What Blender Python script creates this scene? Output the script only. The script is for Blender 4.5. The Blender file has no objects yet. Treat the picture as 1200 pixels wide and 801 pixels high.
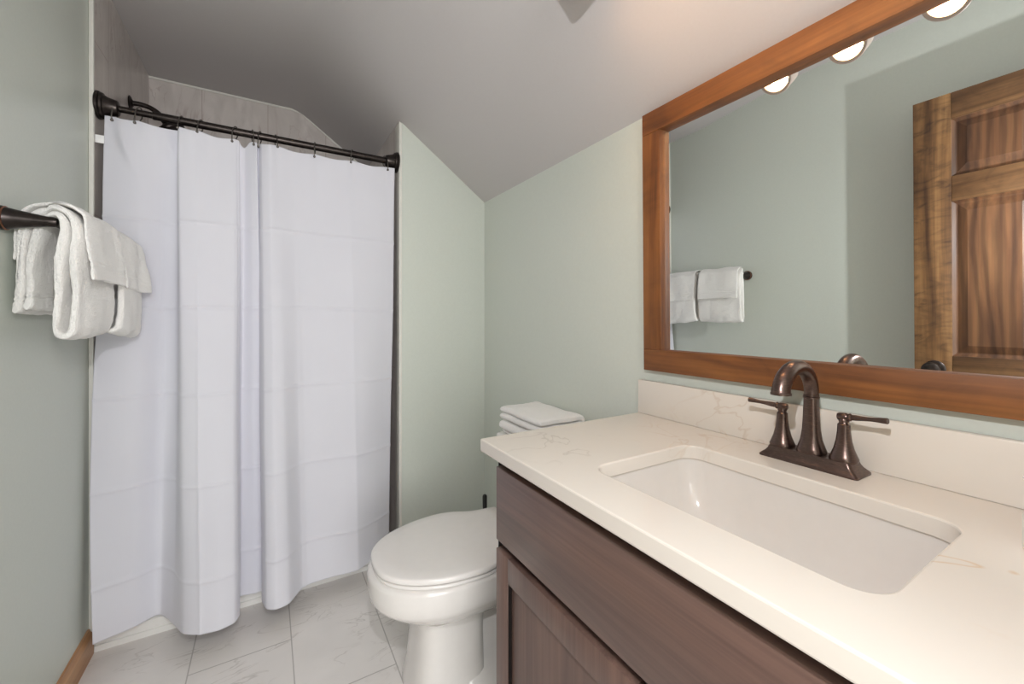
import bpy, bmesh, math, random
from mathutils import Vector, Matrix, noise
sc = bpy.context.scene
C = sc.collection
PI = math.pi
random.seed(7)

# ------------------------------------------------------------------ camera
YAW = math.atan2(286, 481)
cam = bpy.data.cameras.new('camera'); camo = bpy.data.objects.new('camera', cam); C.objects.link(camo)
camo.location = (0, 0, 1.16); camo.rotation_euler = (PI/2, 0, -YAW)
cam.sensor_width = 36; cam.lens = 481/1200*36; cam.shift_y = -27.5/1200; cam.clip_start = 0.02
sc.camera = camo
sc.view_settings.view_transform = 'Standard'; sc.view_settings.look = 'None'
sc.view_settings.gamma = 1; sc.view_settings.use_curve_mapping = False
sc.view_settings.exposure = 0.94
sc.cycles.use_denoising = True
sc.cycles.max_bounces = 12; sc.cycles.diffuse_bounces = 8
sc.cycles.sample_clamp_indirect = 6
# ------------------------------------------------------------------ world and room lights
w = bpy.data.worlds.new('world'); sc.world = w; w.use_nodes = True
w.node_tree.nodes['Background'].inputs[0].default_value = (0.96, 0.98, 1, 1)
w.node_tree.nodes['Background'].inputs[1].default_value = 0.3

FLASH = 13.0        # the photographer's flash just above the camera
HALL = 44.0         # fill light added in the hall beyond the doorway, source unseen
LAMP = 40.0         # the three warm lamps over the mirror
def lamp(name, typ, loc, energy, color, rot=(0, 0, 0), **kw):
    l = bpy.data.lights.new(name, typ); l.energy = energy; l.color = color
    for k, v in kw.items(): setattr(l, k, v)
    o = bpy.data.objects.new(name, l); C.objects.link(o); o.location = loc; o.rotation_euler = rot
    return o
lamp('flash', 'POINT', (0.0, 0.04, 1.49), FLASH, (0.98, 0.98, 1.0), shadow_soft_size=0.012)
lamp('hall_fill', 'AREA', (0.0, -2.2, 1.35), HALL, (0.99, 0.98, 0.98), (PI/2, 0, 0), shape='RECTANGLE', size=2.0, size_y=1.8)  # area light added behind the camera for ambient fill

# ------------------------------------------------------------------ materials
def nt(name):
    m = bpy.data.materials.new(name); m.use_nodes = True
    t = m.node_tree; return m, t, t.nodes['Principled BSDF']
def N(t, typ, **kw):
    n = t.nodes.new(typ)
    for k, v in kw.items():
        if k in n.inputs: n.inputs[k].default_value = v
        else: setattr(n, k, v)
    return n
def coords(t, scale=(1, 1, 1), rot=(0, 0, 0), loc=(0, 0, 0)):
    tc = t.nodes.new('ShaderNodeTexCoord'); mp = t.nodes.new('ShaderNodeMapping')
    mp.inputs['Scale'].default_value = scale; mp.inputs['Rotation'].default_value = rot; mp.inputs['Location'].default_value = loc
    t.links.new(tc.outputs['Object'], mp.inputs['Vector']); return mp.outputs[0]
def ramp(t, fac, stops):
    r = t.nodes.new('ShaderNodeValToRGB'); e = r.color_ramp.elements
    while len(e) < len(stops): e.new(0.5)
    for el, (p, c) in zip(e, stops):
        el.position = p; el.color = (*c, 1) if len(c) == 3 else c
    t.links.new(fac, r.inputs[0]); return r.outputs[0]
def mixc(t, fac, a, b, mode='MIX'):
    m = t.nodes.new('ShaderNodeMix'); m.data_type = 'RGBA'; m.blend_type = mode
    for s, v in ((m.inputs[0], fac), (m.inputs[6], a), (m.inputs[7], b)):
        if hasattr(v, 'is_output') or isinstance(v, bpy.types.NodeSocket): t.links.new(v, s)
        elif isinstance(v, (int, float)): s.default_value = v
        else: s.default_value = (*v, 1)
    return m.outputs[2]
def bump(t, b, h, strength=0.2, dist=0.002):
    n = t.nodes.new('ShaderNodeBump'); n.inputs['Strength'].default_value = strength; n.inputs['Distance'].default_value = dist
    t.links.new(h, n.inputs['Height']); t.links.new(n.outputs[0], b.inputs['Normal'])
def simple(name, col, rough=0.5, metal=0, bs=None, noise_scale=40, var=0.04, coat=0, sheen=0, spec=None):
    """principled with a slight procedural colour variation and bump"""
    m, t, b = nt(name)
    v = coords(t); n = N(t, 'ShaderNodeTexNoise', Scale=noise_scale, Detail=4.0); t.links.new(v, n.inputs['Vector'])
    c = ramp(t, n.outputs[0], [(0.3, tuple(x*(1-var) for x in col)), (0.7, tuple(min(1, x*(1+var)) for x in col))])
    t.links.new(c, b.inputs['Base Color'])
    b.inputs['Roughness'].default_value = rough; b.inputs['Metallic'].default_value = metal
    b.inputs['Coat Weight'].default_value = coat; b.inputs['Sheen Weight'].default_value = sheen
    if spec is not None: b.inputs['Specular IOR Level'].default_value = spec
    if bs: bump(t, b, n.outputs[0], bs[0], bs[1])
    return m
M = {}
M['paint'] = simple('sage_wall_paint', (0.61, 0.645, 0.59), 0.36, bs=(0.12, 0.001), noise_scale=120, var=0.015)
M['ceil'] = simple('white_ceiling_paint', (0.54, 0.515, 0.51), 0.85, bs=(0.1, 0.001), noise_scale=150, var=0.01)
M['bead'] = simple('pale_edge_bead', (0.72, 0.71, 0.66), 0.5, var=0.02)
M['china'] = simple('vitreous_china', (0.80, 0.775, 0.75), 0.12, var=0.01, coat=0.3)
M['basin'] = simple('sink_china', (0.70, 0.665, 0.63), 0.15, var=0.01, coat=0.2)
M['plastic'] = simple('toilet_seat_plastic', (0.80, 0.775, 0.755), 0.22, var=0.01)
M['acrylic'] = simple('shower_pan_acrylic', (0.78, 0.77, 0.75), 0.3, var=0.01)
M['terry'] = simple('white_terry', (0.90, 0.885, 0.86), 0.95, bs=(0.8, 0.005), noise_scale=260, var=0.03, sheen=0.4)
M['black'] = simple('black_rubber', (0.02, 0.02, 0.02), 0.4, var=0.1)
M['iron'] = simple('oil_rubbed_bronze', (0.045, 0.037, 0.034), 0.34, 0.85, noise_scale=60, var=0.25)
M['steel'] = simple('brushed_steel_ring', (0.20, 0.185, 0.17), 0.35, 1.0)
M['chrome'] = simple('drain_chrome', (0.7, 0.68, 0.66), 0.18, 1.0)
M['dark'] = simple('black_brown_cabinet_frame', (0.010, 0.007, 0.006), 0.8, var=0.1, spec=0.15)
M['bottle'] = simple('white_bottle_plastic', (0.85, 0.83, 0.80), 0.3, var=0.01)
M['shade'] = simple('lamp_housing', (0.42, 0.35, 0.31), 0.45, var=0.02)

def glow(name, col, strength):
    m, t, b = nt(name)
    n = N(t, 'ShaderNodeTexNoise', Scale=5.0); t.links.new(coords(t), n.inputs['Vector'])
    t.links.new(ramp(t, n.outputs[0], [(0, col), (1, col)]), b.inputs['Emission Color'])
    b.inputs['Emission Strength'].default_value = strength
    return m
M['bulb'] = glow('warm_lamp_lens', (1.0, 0.60, 0.30), LAMP)

def bronze():
    m, t, b = nt('venetian_bronze')
    v = coords(t, (60, 60, 400)); n = N(t, 'ShaderNodeTexNoise', Scale=2.0, Detail=5.0); t.links.new(v, n.inputs['Vector'])
    v2 = coords(t); n2 = N(t, 'ShaderNodeTexNoise', Scale=35.0, Detail=3.0); t.links.new(v2, n2.inputs['Vector'])
    c = ramp(t, n.outputs[0], [(0.3, (0.11, 0.075, 0.066)), (0.55, (0.17, 0.115, 0.098)), (0.75, (0.34, 0.20, 0.145))])
    c = mixc(t, n2.outputs[0], c, (0.13, 0.095, 0.085))
    t.links.new(c, b.inputs['Base Color']); b.inputs['Metallic'].default_value = 0.95; b.inputs['Roughness'].default_value = 0.3
    bump(t, b, n.outputs[0], 0.15, 0.0005); return m
M['bronze'] = bronze()

def wood(name, c0, c1, c2, axis='Y', rough=0.35, knots=0.0, figure=0.0, coat=0.15, blotch=0.0):
    m, t, b = nt(name)
    s = {'X': (1.2, 14, 14), 'Y': (14, 1.2, 14), 'Z': (14, 14, 1.2)}[axis]
    v = coords(t, s)
    big = N(t, 'ShaderNodeTexNoise', Scale=1.0, Detail=6.0, Distortion=1.2); t.links.new(v, big.inputs['Vector'])
    s2 = {'X': (3, 160, 160), 'Y': (160, 3, 160), 'Z': (160, 160, 3)}[axis]
    fine = N(t, 'ShaderNodeTexNoise', Scale=1.0, Detail=3.0); t.links.new(coords(t, s2), fine.inputs['Vector'])
    c = ramp(t, big.outputs[0], [(0.30, c0), (0.5, c1), (0.72, c2)])
    f = ramp(t, fine.outputs[0], [(0.35, (0.80, 0.80, 0.80)), (0.62, (1.05, 1.05, 1.05))])
    c = mixc(t, 0.7, c, f, 'MULTIPLY')
    if blotch:      # curly mottled figure lying across the grain
        bn = N(t, 'ShaderNodeTexNoise', Scale=1.0, Detail=5.0, Distortion=2.0); t.links.new(coords(t, ((9, 9, 22) if axis == 'Z' else (9, 14, 16)) if 'door' in name else (7, 5, 7)), bn.inputs['Vector'])
        c = mixc(t, blotch, c, ramp(t, bn.outputs[0], [(0.30, (0.35, 0.30, 0.26)), (0.42, (0.85, 0.82, 0.78)), (0.55, (1.15, 1.12, 1.05)), (0.7, (1.3, 1.25, 1.15))]), 'MULTIPLY')
    if figure:      # broad flame figure
        s3 = {'X': (1.5, 9, 9), 'Y': (9, 1.5, 9), 'Z': (9, 9, 1.5)}[axis]
        wv = N(t, 'ShaderNodeTexWave', Scale=1.1, Distortion=12.0, Detail=2.5, bands_direction='Y'); wv.inputs['Detail Scale'].default_value = 0.7
        t.links.new(coords(t, s3), wv.inputs['Vector'])
        c = mixc(t, figure, c, ramp(t, wv.outputs[1], [(0.1, (0.55, 0.5, 0.45)), (0.5, (1, 1, 1)), (0.95, (1.3, 1.25, 1.2))]), 'MULTIPLY')
    if knots:
        vo = N(t, 'ShaderNodeTexVoronoi', Scale=4.5); t.links.new(coords(t, {'X': (.7, 1.6, 1.6), 'Y': (1.6, .7, 1.6), 'Z': (1.6, 1.6, .7)}[axis]), vo.inputs['Vector'])
        k = ramp(t, vo.outputs[0], [(0.02, (1, 1, 1)), (0.10, (0, 0, 0))])
        bw = N(t, 'ShaderNodeMath', operation='MULTIPLY'); t.links.new(k, bw.inputs[0]); bw.inputs[1].default_value = knots
        c = mixc(t, bw.outputs[0], c, tuple(x*0.25 for x in c0))
    t.links.new(c, b.inputs['Base Color']); b.inputs['Roughness'].default_value = rough; b.inputs['Coat Weight'].default_value = coat
    bump(t, b, fine.outputs[0], 0.08, 0.001); return m
FR = ((0.10, 0.032, 0.008), (0.21, 0.075, 0.017), (0.28, 0.112, 0.028))
M['frame_h'] = wood('cherry_frame_grain_along', *FR, axis='Y', knots=0.5, blotch=0.35, rough=0.55, coat=0.0)
M['frame_v'] = wood('cherry_frame_grain_up', *FR, axis='Z', knots=0.5, blotch=0.35, rough=0.55, coat=0.0)
CB = ((0.100, 0.060, 0.050), (0.140, 0.085, 0.070), (0.19, 0.112, 0.088))
M['cab_h'] = wood('espresso_cabinet_grain_along', *CB, axis='Y', rough=0.42)
M['cab_v'] = wood('espresso_cabinet_grain_up', *CB, axis='Z', rough=0.42)
DR = ((0.055, 0.024, 0.009), (0.155, 0.078, 0.030), (0.27, 0.148, 0.062))
M['door_v'] = wood('alder_door_grain_up', *DR, axis='Z', knots=0.3, blotch=0.75, coat=0.0, rough=0.5)
M['door_h'] = wood('alder_door_grain_across', (0.05, 0.022, 0.008), (0.12, 0.058, 0.023), (0.19, 0.10, 0.042), axis='Y', knots=0.2, blotch=0.3, coat=0.0, rough=0.5)
M['door_p'] = wood('alder_door_panel', (0.05, 0.020, 0.008), (0.11, 0.048, 0.020), (0.18, 0.088, 0.037), axis='Z', figure=0.6, coat=0.0, rough=0.5)
M['base'] = wood('baseboard_pine', (0.33, 0.15, 0.06), (0.45, 0.23, 0.105), (0.56, 0.32, 0.16), axis='Y', rough=0.45)

def veins(t, vec, scale, width, warp=0.6, detail=5.0):
    a = N(t, 'ShaderNodeTexNoise', Scale=scale, Detail=detail, Distortion=warp); t.links.new(vec, a.inputs['Vector'])
    s = N(t, 'ShaderNodeMath', operation='SUBTRACT'); t.links.new(a.outputs[0], s.inputs[0]); s.inputs[1].default_value = 0.5
    ab = N(t, 'ShaderNodeMath', operation='ABSOLUTE'); t.links.new(s.outputs[0], ab.inputs[0])
    return ramp(t, ab.outputs[0], [(0.0, (1, 1, 1)), (width, (0, 0, 0))])
def mul(t, a, b):
    n = N(t, 'ShaderNodeMath', operation='MULTIPLY')
    for i, x in enumerate((a, b)):
        if isinstance(x, (int, float)): n.inputs[i].default_value = x
        else: t.links.new(x, n.inputs[i])
    return n.outputs[0]
def patch(t, vec, scale, lo, hi):
    n = N(t, 'ShaderNodeTexNoise', Scale=scale, Detail=2.0); t.links.new(vec, n.inputs['Vector'])
    return ramp(t, n.outputs[0], [(lo, (0, 0, 0)), (hi, (1, 1, 1))])

def quartz():
    m, t, b = nt('quartz_counter')
    v = coords(t, (1, 1, 1), loc=(0.37, 0.11, 0)); v2 = coords(t, (1, 1, 1), loc=(3.1, 1.7, 0.4))
    base = (0.71, 0.66, 0.60)
    def near(px, py, pz, r):     # soft round zone of the slab in which a vein runs
        g = N(t, 'ShaderNodeVectorMath', operation='DISTANCE'); t.links.new(coords(t), g.inputs[0]); g.inputs[1].default_value = (px, py, pz)
        return ramp(t, mul(t, g.outputs['Value'], 1/r), [(0.45, (1, 1, 1)), (1.0, (0, 0, 0))])
    zones = ((0.575, 0.770, .87, .15, (0.40, 0.34, 0.30), .38, v, 5.0), (0.70, 0.10, .87, .13, (0.62, 0.38, 0.16), .50, v2, 6.0),
             (0.984, 0.60, .92, .14, (0.50, 0.36, 0.26), .34, v, 7.0), (0.90, 0.66, .87, .16, (0.55, 0.38, 0.24), .30, v2, 6.5))
    c = base
    for zx, zy, zz, rr, col, k, vec, sc_ in zones:
        f = mul(t, mul(t, veins(t, vec, sc_, 0.016, 0.8, 3.0), near(zx, zy, zz, rr)), k)
        c = mixc(t, f, c, col)
    t.links.new(c, b.inputs['Base Color']); b.inputs['Roughness'].default_value = 0.2
    return m
M['quartz'] = quartz()

def floor_tile():
    m, t, b = nt('marble_floor_tile')
    # brick x = room Y, brick y = room X
    tc = t.nodes.new('ShaderNodeTexCoord'); sp = t.nodes.new('ShaderNodeSeparateXYZ'); t.links.new(tc.outputs['Object'], sp.inputs[0])
    ax = N(t, 'ShaderNodeMath', operation='ADD'); t.links.new(sp.outputs[1], ax.inputs[0]); ax.inputs[1].default_value = -1.685
    ay = N(t, 'ShaderNodeMath', operation='ADD'); t.links.new(sp.outputs[0], ay.inputs[0]); ay.inputs[1].default_value = 0.523
    cb = t.nodes.new('ShaderNodeCombineXYZ'); t.links.new(ax.outputs[0], cb.inputs[0]); t.links.new(ay.outputs[0], cb.inputs[1])
    br = N(t, 'ShaderNodeTexBrick', offset=0.5, offset_frequency=2, squash=1.0); t.links.new(cb.outputs[0], br.inputs['Vector'])
    br.inputs['Scale'].default_value = 1; br.inputs['Brick Width'].default_value = 0.6; br.inputs['Row Height'].default_value = 0.298
    br.inputs['Mortar Size'].default_value = 0.002; br.inputs['Mortar Smooth'].default_value = 0.1
    br.inputs['Color1'].default_value = (0.78, 0.745, 0.72, 1); br.inputs['Color2'].default_value = (0.82, 0.785, 0.76, 1)
    br.inputs['Mortar'].default_value = (0.48, 0.45, 0.43, 1)
    v = coords(t, (1, 1, 1), (0, 0, 0.5)); v2 = coords(t, (1, 2.4, 1), (0, 0, -0.6), (5, 2, 0))
    cl = N(t, 'ShaderNodeTexNoise', Scale=5.0, Detail=6.0); t.links.new(v, cl.inputs['Vector'])
    c = mixc(t, ramp(t, cl.outputs[0], [(0.35, (0, 0, 0)), (0.75, (0.45, 0.45, 0.45))]), br.outputs[0], (0.64, 0.61, 0.59))
    f = mul(t, mul(t, veins(t, v2, 4.5, 0.02, 1.2), patch(t, v, 7.0, 0.46, 0.6)), 0.5)
    c = mixc(t, f, c, (0.42, 0.38, 0.35))
    c = mixc(t, br.outputs['Fac'], c, (0.48, 0.45, 0.43))
    t.links.new(c, b.inputs['Base Color']); b.inputs['Roughness'].default_value = 0.28
    inv = N(t, 'ShaderNodeMath', operation='SUBTRACT'); inv.inputs[0].default_value = 1; t.links.new(br.outputs['Fac'], inv.inputs[1])
    bump(t, b, inv.outputs[0], 0.4, 0.001); return m
M['floor'] = floor_tile()

def shower_tile(name, hor):
    m, t, b = nt(name)
    tc = t.nodes.new('ShaderNodeTexCoord'); sp = t.nodes.new('ShaderNodeSeparateXYZ'); t.links.new(tc.outputs['Object'], sp.inputs[0])
    cb = t.nodes.new('ShaderNodeCombineXYZ'); t.links.new(sp.outputs[2], cb.inputs[0]); t.links.new(sp.outputs[hor], cb.inputs[1])
    br = N(t, 'ShaderNodeTexBrick', offset=0.5, offset_frequency=2, squash=1.0); t.links.new(cb.outputs[0], br.inputs['Vector'])
    br.inputs['Scale'].default_value = 1; br.inputs['Brick Width'].default_value = 0.61; br.inputs['Row Height'].default_value = 0.305
    br.inputs['Mortar Size'].default_value = 0.0018
    v = coords(t, (2.6, 2.6, 1.0), (0.2, 0.15, 0)); v2 = coords(t, (1, 1, 1), loc=(2, 4, 1))
    cl = N(t, 'ShaderNodeTexNoise', Scale=4.0, Detail=6.0, Distortion=1.0); t.links.new(v, cl.inputs['Vector'])
    c = ramp(t, cl.outputs[0], [(0.3, (0.52, 0.475, 0.45)), (0.7, (0.68, 0.63, 0.60))])
    f = mul(t, mul(t, veins(t, v, 3.0, 0.02, 1.4), patch(t, v2, 6.0, 0.45, 0.6)), 0.6)
    c = mixc(t, f, c, (0.40, 0.32, 0.30)); c = mixc(t, br.outputs['Fac'], c, (0.45, 0.38, 0.35))
    t.links.new(c, b.inputs['Base Color']); b.inputs['Roughness'].default_value = 0.3
    return m
M['tile_x'] = shower_tile('shower_marble_back', 0)
M['tile_y'] = shower_tile('shower_marble_side', 1)

def curtain_mat():
    m, t, b = nt('curtain_fabric')
    v = coords(t)
    w1 = N(t, 'ShaderNodeTexWave', Scale=95.0, bands_direction='Z'); t.links.new(v, w1.inputs['Vector'])
    w2 = N(t, 'ShaderNodeTexWave', Scale=95.0, bands_direction='X'); t.links.new(v, w2.inputs['Vector'])
    h = N(t, 'ShaderNodeMath', operation='ADD'); t.links.new(w1.outputs[1], h.inputs[0]); t.links.new(w2.outputs[1], h.inputs[1])
    n = N(t, 'ShaderNodeTexNoise', Scale=3.0, Detail=3.0); t.links.new(v, n.inputs['Vector'])
    c = ramp(t, n.outputs[0], [(0.3, (0.735, 0.735, 0.80)), (0.7, (0.76, 0.76, 0.82))])
    t.links.new(c, b.inputs['Base Color']); b.inputs['Roughness'].default_value = 0.8; b.inputs['Sheen Weight'].default_value = 0.15
    bump(t, b, h.outputs[0], 0.10, 0.0006)
    tr = N(t, 'ShaderNodeBsdfTranslucent'); t.links.new(c, tr.inputs[0])
    mx = t.nodes.new('ShaderNodeMixShader'); mx.inputs[0].default_value = 0.12
    t.links.new(b.outputs[0], mx.inputs[1]); t.links.new(tr.outputs[0], mx.inputs[2])
    t.links.new(mx.outputs[0], t.nodes['Material Output'].inputs['Surface'])
    return m
M['curtain'] = curtain_mat()

def mirror_mat():
    m, t, b = nt('silvered_glass')
    n = N(t, 'ShaderNodeTexNoise', Scale=1.0); t.links.new(coords(t), n.inputs['Vector'])
    t.links.new(ramp(t, n.outputs[0], [(0, (0.95, 0.97, 0.96)), (1, (0.96, 0.98, 0.97))]), b.inputs['Base Color'])
    b.inputs['Metallic'].default_value = 1; b.inputs['Roughness'].default_value = 0.0
    return m
M['mirror'] = mirror_mat()

# ------------------------------------------------------------------ mesh helpers
def obj(name, bm, mat, parent=None, smooth=True, angle=38, **props):
    bmesh.ops.recalc_face_normals(bm, faces=bm.faces)
    me = bpy.data.meshes.new(name); bm.to_mesh(me); bm.free()
    if smooth:
        for p in me.polygons: p.use_smooth = True
        me.set_sharp_from_angle(angle=math.radians(angle))
    me.materials.append(mat)
    o = bpy.data.objects.new(name, me); C.objects.link(o)
    if parent: o.parent = parent
    for k, v in props.items(): o[k] = v
    return o
def empty(name, loc=(0, 0, 0), rot=(0, 0, 0), **props):
    o = bpy.data.objects.new(name, None); C.objects.link(o); o.location = loc; o.rotation_euler = rot
    o.empty_display_size = 0.05
    for k, v in props.items(): o[k] = v
    return o
def settle(root, loc):
    """put a built-in-place thing's origin at loc without moving its parts"""
    loc = Vector(loc); root.location = loc
    for ch in root.children: ch.location = ch.location - loc
def box(bm, x0, x1, y0, y1, z0, z1, bev=0.0, seg=2):
    r = bmesh.ops.create_cube(bm, size=1)['verts']
    for v in r:
        v.co = Vector(((x0+x1)/2 + v.co.x*(x1-x0), (y0+y1)/2 + v.co.y*(y1-y0), (z0+z1)/2 + v.co.z*(z1-z0)))
    if bev:
        es = list({e for v in r for e in v.link_edges})
        bmesh.ops.bevel(bm, geom=es, offset=bev, segments=seg, profile=0.5, affect='EDGES')
def bx(*a, **k):
    bm = bmesh.new(); box(bm, *a, **k); return bm
def loft(bm, rings, cap0=True, cap1=True, close=True):
    vs = [[bm.verts.new(p) for p in r] for r in rings]
    n = len(vs[0])
    for a, b in zip(vs, vs[1:]):
        for i in range(n if close else n-1):
            j = (i+1) % n
            bm.faces.new((a[i], a[j], b[j], b[i]))
    if cap0: bm.faces.new(vs[0][::-1])
    if cap1: bm.faces.new(vs[-1])
    return vs
def frame_of(d, up=Vector((0, 0, 1))):
    d = d.normalized()
    if abs(d.dot(up)) > 0.95: up = Vector((0, 1, 0))
    a = d.cross(up).normalized(); return a, d.cross(a).normalized()
def tube(bm, pts, rad, n=16, caps=True, expo=2.0):
    pts = [Vector(p) for p in pts]
    if not isinstance(rad, (list, tuple)): rad = [rad]*len(pts)
    rings = []; a = None
    for i, p in enumerate(pts):
        d = (pts[min(i+1, len(pts)-1)] - pts[max(i-1, 0)])
        if a is None: a, b = frame_of(d)
        else:
            d = d.normalized(); a = (a - d*a.dot(d)).normalized(); b = d.cross(a).normalized()
        ring = []
        for k in range(n):
            th = 2*PI*(k+0.5)/n
            c, s = math.cos(th), math.sin(th)
            q = (abs(c)**expo + abs(s)**expo)**(-1/expo)
            ring.append(p + (a*c + b*s)*rad[i]*q)
        rings.append(ring)
    loft(bm, rings, caps, caps)
def axis_lathe(bm, origin, direction, prof, n=24, expo=2.0):
    """prof: list of (distance along axis, radius)"""
    o = Vector(origin); d = Vector(direction).normalized(); a, b = frame_of(d)
    if abs(d.z) > 0.95: a, b = Vector((1, 0, 0)), Vector((0, 1, 0))
    rings = []
    for t, r in prof:
        r = max(r, 1e-5); ring = []
        for k in range(n):
            th = 2*PI*(k+0.5)/n; c, s = math.cos(th), math.sin(th)
            q = (abs(c)**expo + abs(s)**expo)**(-1/expo)
            ring.append(o + d*t + (a*c + b*s)*r*q)
        rings.append(ring)
    loft(bm, rings)
def spline(pts, n):
    """Catmull-Rom through 2D/3D points, n samples, roughly uniform"""
    P = [Vector(p) for p in pts]; P = [P[0]*2-P[1]] + P + [P[-1]*2-P[-2]]
    out = []
    for i in range(1, len(P)-2):
        for k in range(24):
            t = k/24; a, b, c, d = P[i-1], P[i], P[i+1], P[i+2]
            out.append(0.5*((2*b) + (c-a)*t + (2*a-5*b+4*c-d)*t*t + (3*b-a-3*c+d)*t**3))
    out.append(P[-2])
    L = [0]
    for a, b in zip(out, out[1:]): L.append(L[-1] + (b-a).length)
    res = []; j = 0
    for i in range(n):
        s = L[-1]*i/(n-1)
        while j < len(L)-2 and L[j+1] < s: j += 1
        f = (s-L[j])/max(L[j+1]-L[j], 1e-9); res.append(out[j].lerp(out[j+1], min(max(f, 0), 1)))
    return res, L[-1]
def rrect(cx, cy, hx, hy, r, z, n=8):
    out = []
    for q, (sx, sy) in enumerate(((1, 1), (-1, 1), (-1, -1), (1, -1))):
        for k in range(n+1):
            th = PI/2*q + PI/2*k/n
            out.append((cx + sx*(hx-r) + r*math.cos(th), cy + sy*(hy-r) + r*math.sin(th), z))
    return out
def S(o): o['kind'] = 'structure'; return o

# ------------------------------------------------------------------ the setting
XL, XR, YB, YN = -0.535, 1.004, 1.98, -0.15
ZC, ZR, ZK, XC = 2.40, 2.462, 1.785, 0.15
def slope_z(x): return ZC if x <= XC else ZC - (x-XC)*(ZC-ZK)/(XR-XC)
S(obj('floor', bx(-1.2, 1.4, -2.4, 2.78, -0.05, 0), M['floor'], smooth=False))
# ceiling: a flat strip then the roof slope down to the low wall on the right
def ceil_profile(zc):
    k = (ZC-ZK)/(XR-XC); xr = XC - (zc-ZC)/k
    p = [(XL-0.1, zc), (xr-0.10, zc)] + [(xr+d, zc - k*(d+0.06)**2/0.24) for d in (-0.06, -0.03, 0, 0.03, 0.06)] + [(XR+0.1, slope_z(XR+0.1))]
    return p + [(XR+0.1, 2.62), (XL-0.1, 2.62)]
bm = bmesh.new()
loft(bm, [[(x, y, z) for x, z in ceil_profile(zc)] for y, zc in ((YN-0.12, ZR), (1.10, ZR), (1.20, ZR-.004), (1.70, ZC+.004), (1.78, ZC), (2.85, ZC))])
S(obj('ceiling', bm, M['ceil'], angle=60))
S(obj('wall_left', bx(XL-0.1, XL, YN-0.12, 2.78, 0, ZR+.01), M['paint'], smooth=False))
bm = bmesh.new(); outr = [(XR, 0), (XR+0.1, 0), (XR+0.1, slope_z(XR+0.1)+0.02), (XR, ZK+0.006)]
loft(bm, [[(x, y, z) for x, z in outr] for y in (YN-0.12, YB)])
S(obj('wall_right', bm, M['paint'], smooth=False))
# wall behind the toilet
bm = bmesh.new(); xs = [0.556, XR+0.1]
o_ = [(0.556, 0), (XR+0.1, 0), (XR+0.1, slope_z(XR+0.1)+0.004), (0.556, slope_z(0.556)+0.004)]
loft(bm, [[(x, y, z) for x, z in o_] for y in (YB, 2.78)])
S(obj('wall_back', bm, M['paint'], smooth=False))
# near wall with the doorway the photograph is taken from
bm = bmesh.new()
box(bm, XL, -0.36, YN-0.12, YN, 0, ZR+.01); 
loft(bm, [[(x, y, z) for x, z in [(0.42, 0), (XR, 0), (XR, ZK+0.006), (0.42, slope_z(0.42)+0.004)]] for y in (YN-0.12, YN)])
loft(bm, [[(x, y, z) for x, z in [(-0.36, 2.05), (0.42, 2.05), (0.42, slope_z(0.42)+0.004), (XC-.086, ZR+0.004), (-0.36, ZR+0.004)]] for y in (YN-0.12, YN)])
S(obj('wall_near', bm, M['paint'], smooth=False))
# the hall beyond the doorway
S(obj('wall_hall_far', bx(-1.2, 1.4, -2.5, -2.4, 0, ZR), M['paint'], smooth=False))
S(obj('wall_hall_left', bx(-1.2, -1.1, -2.4, YN-0.12, 0, ZR), M['paint'], smooth=False))
S(obj('wall_hall_right', bx(1.3, 1.4, -2.4, YN-0.12, 0, ZR), M['paint'], smooth=False))
S(obj('ceiling_hall', bx(-1.2, 1.4, -2.5, YN-0.12, ZR, ZR+0.1), M['ceil'], smooth=False))

# shower alcove
SXL, SXR, SYB = -0.523, 0.545, 2.75
S(obj('wall_shower_left', bx(XL, SXL, 1.984, SYB+0.02, 0.0, ZC-0.001), M['tile_y'], smooth=False))
bm = bmesh.new()
loft(bm, [[(x, y, z) for x, z in [(SXR, 0), (0.556, 0), (0.556, slope_z(0.556)), (SXR, slope_z(SXR))]] for y in (1.985, SYB)])
S(obj('wall_shower_right', bm, M['tile_y'], smooth=False))
bm = bmesh.new()
loft(bm, [[(x, y, z) for x, z in [(SXL, 0), (SXR, 0), (SXR, slope_z(SXR)), (XC, ZC-0.001), (SXL, ZC-0.001)]] for y in (SYB, SYB+0.02)])
S(obj('wall_shower_back', bm, M['tile_x'], smooth=False))
# pale metal strip capping the tile under the ceiling
bm = bmesh.new()
loft(bm, [[(x, y, z) for x, z in [(SXL, ZC-0.012), (XC-0.03, ZC-0.012), (XC+0.02, ZC-0.022), (SXR, slope_z(SXR)-0.014), (SXR, slope_z(SXR)-0.002), (XC+0.02, ZC-0.010), (XC-0.03, ZC-0.002), (SXL, ZC-0.002)]] for y in (SYB-0.006, SYB)])
S(obj('trim_1', bm, M['bead'], smooth=False))
S(obj('trim_2', bx(XL, SXL+0.002, 1.970, 1.985, 0.0, ZC-0.001, bev=0.004), M['bead']))
S(obj('trim_3', bx(SXR-0.002, 0.557, 1.974, 2.05, 0.0, slope_z(0.557)-0.002, bev=0.003), M['bead']))  # edge bead, widened inward so its pale colour stands for lit jamb tile
# baseboard
bm = bmesh.new()
pr_ = [(XL, 0), (XL+0.016, 0), (XL+0.016, 0.062), (XL+0.012, 0.074), (XL+0.008, 0.078), (XL+0.006, 0.086), (XL, 0.088)]
loft(bm, [[(x, y, z) for x, z in pr_] for y in (YN, 1.966)])
S(obj('baseboard_left', bm, M['base']))

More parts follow.
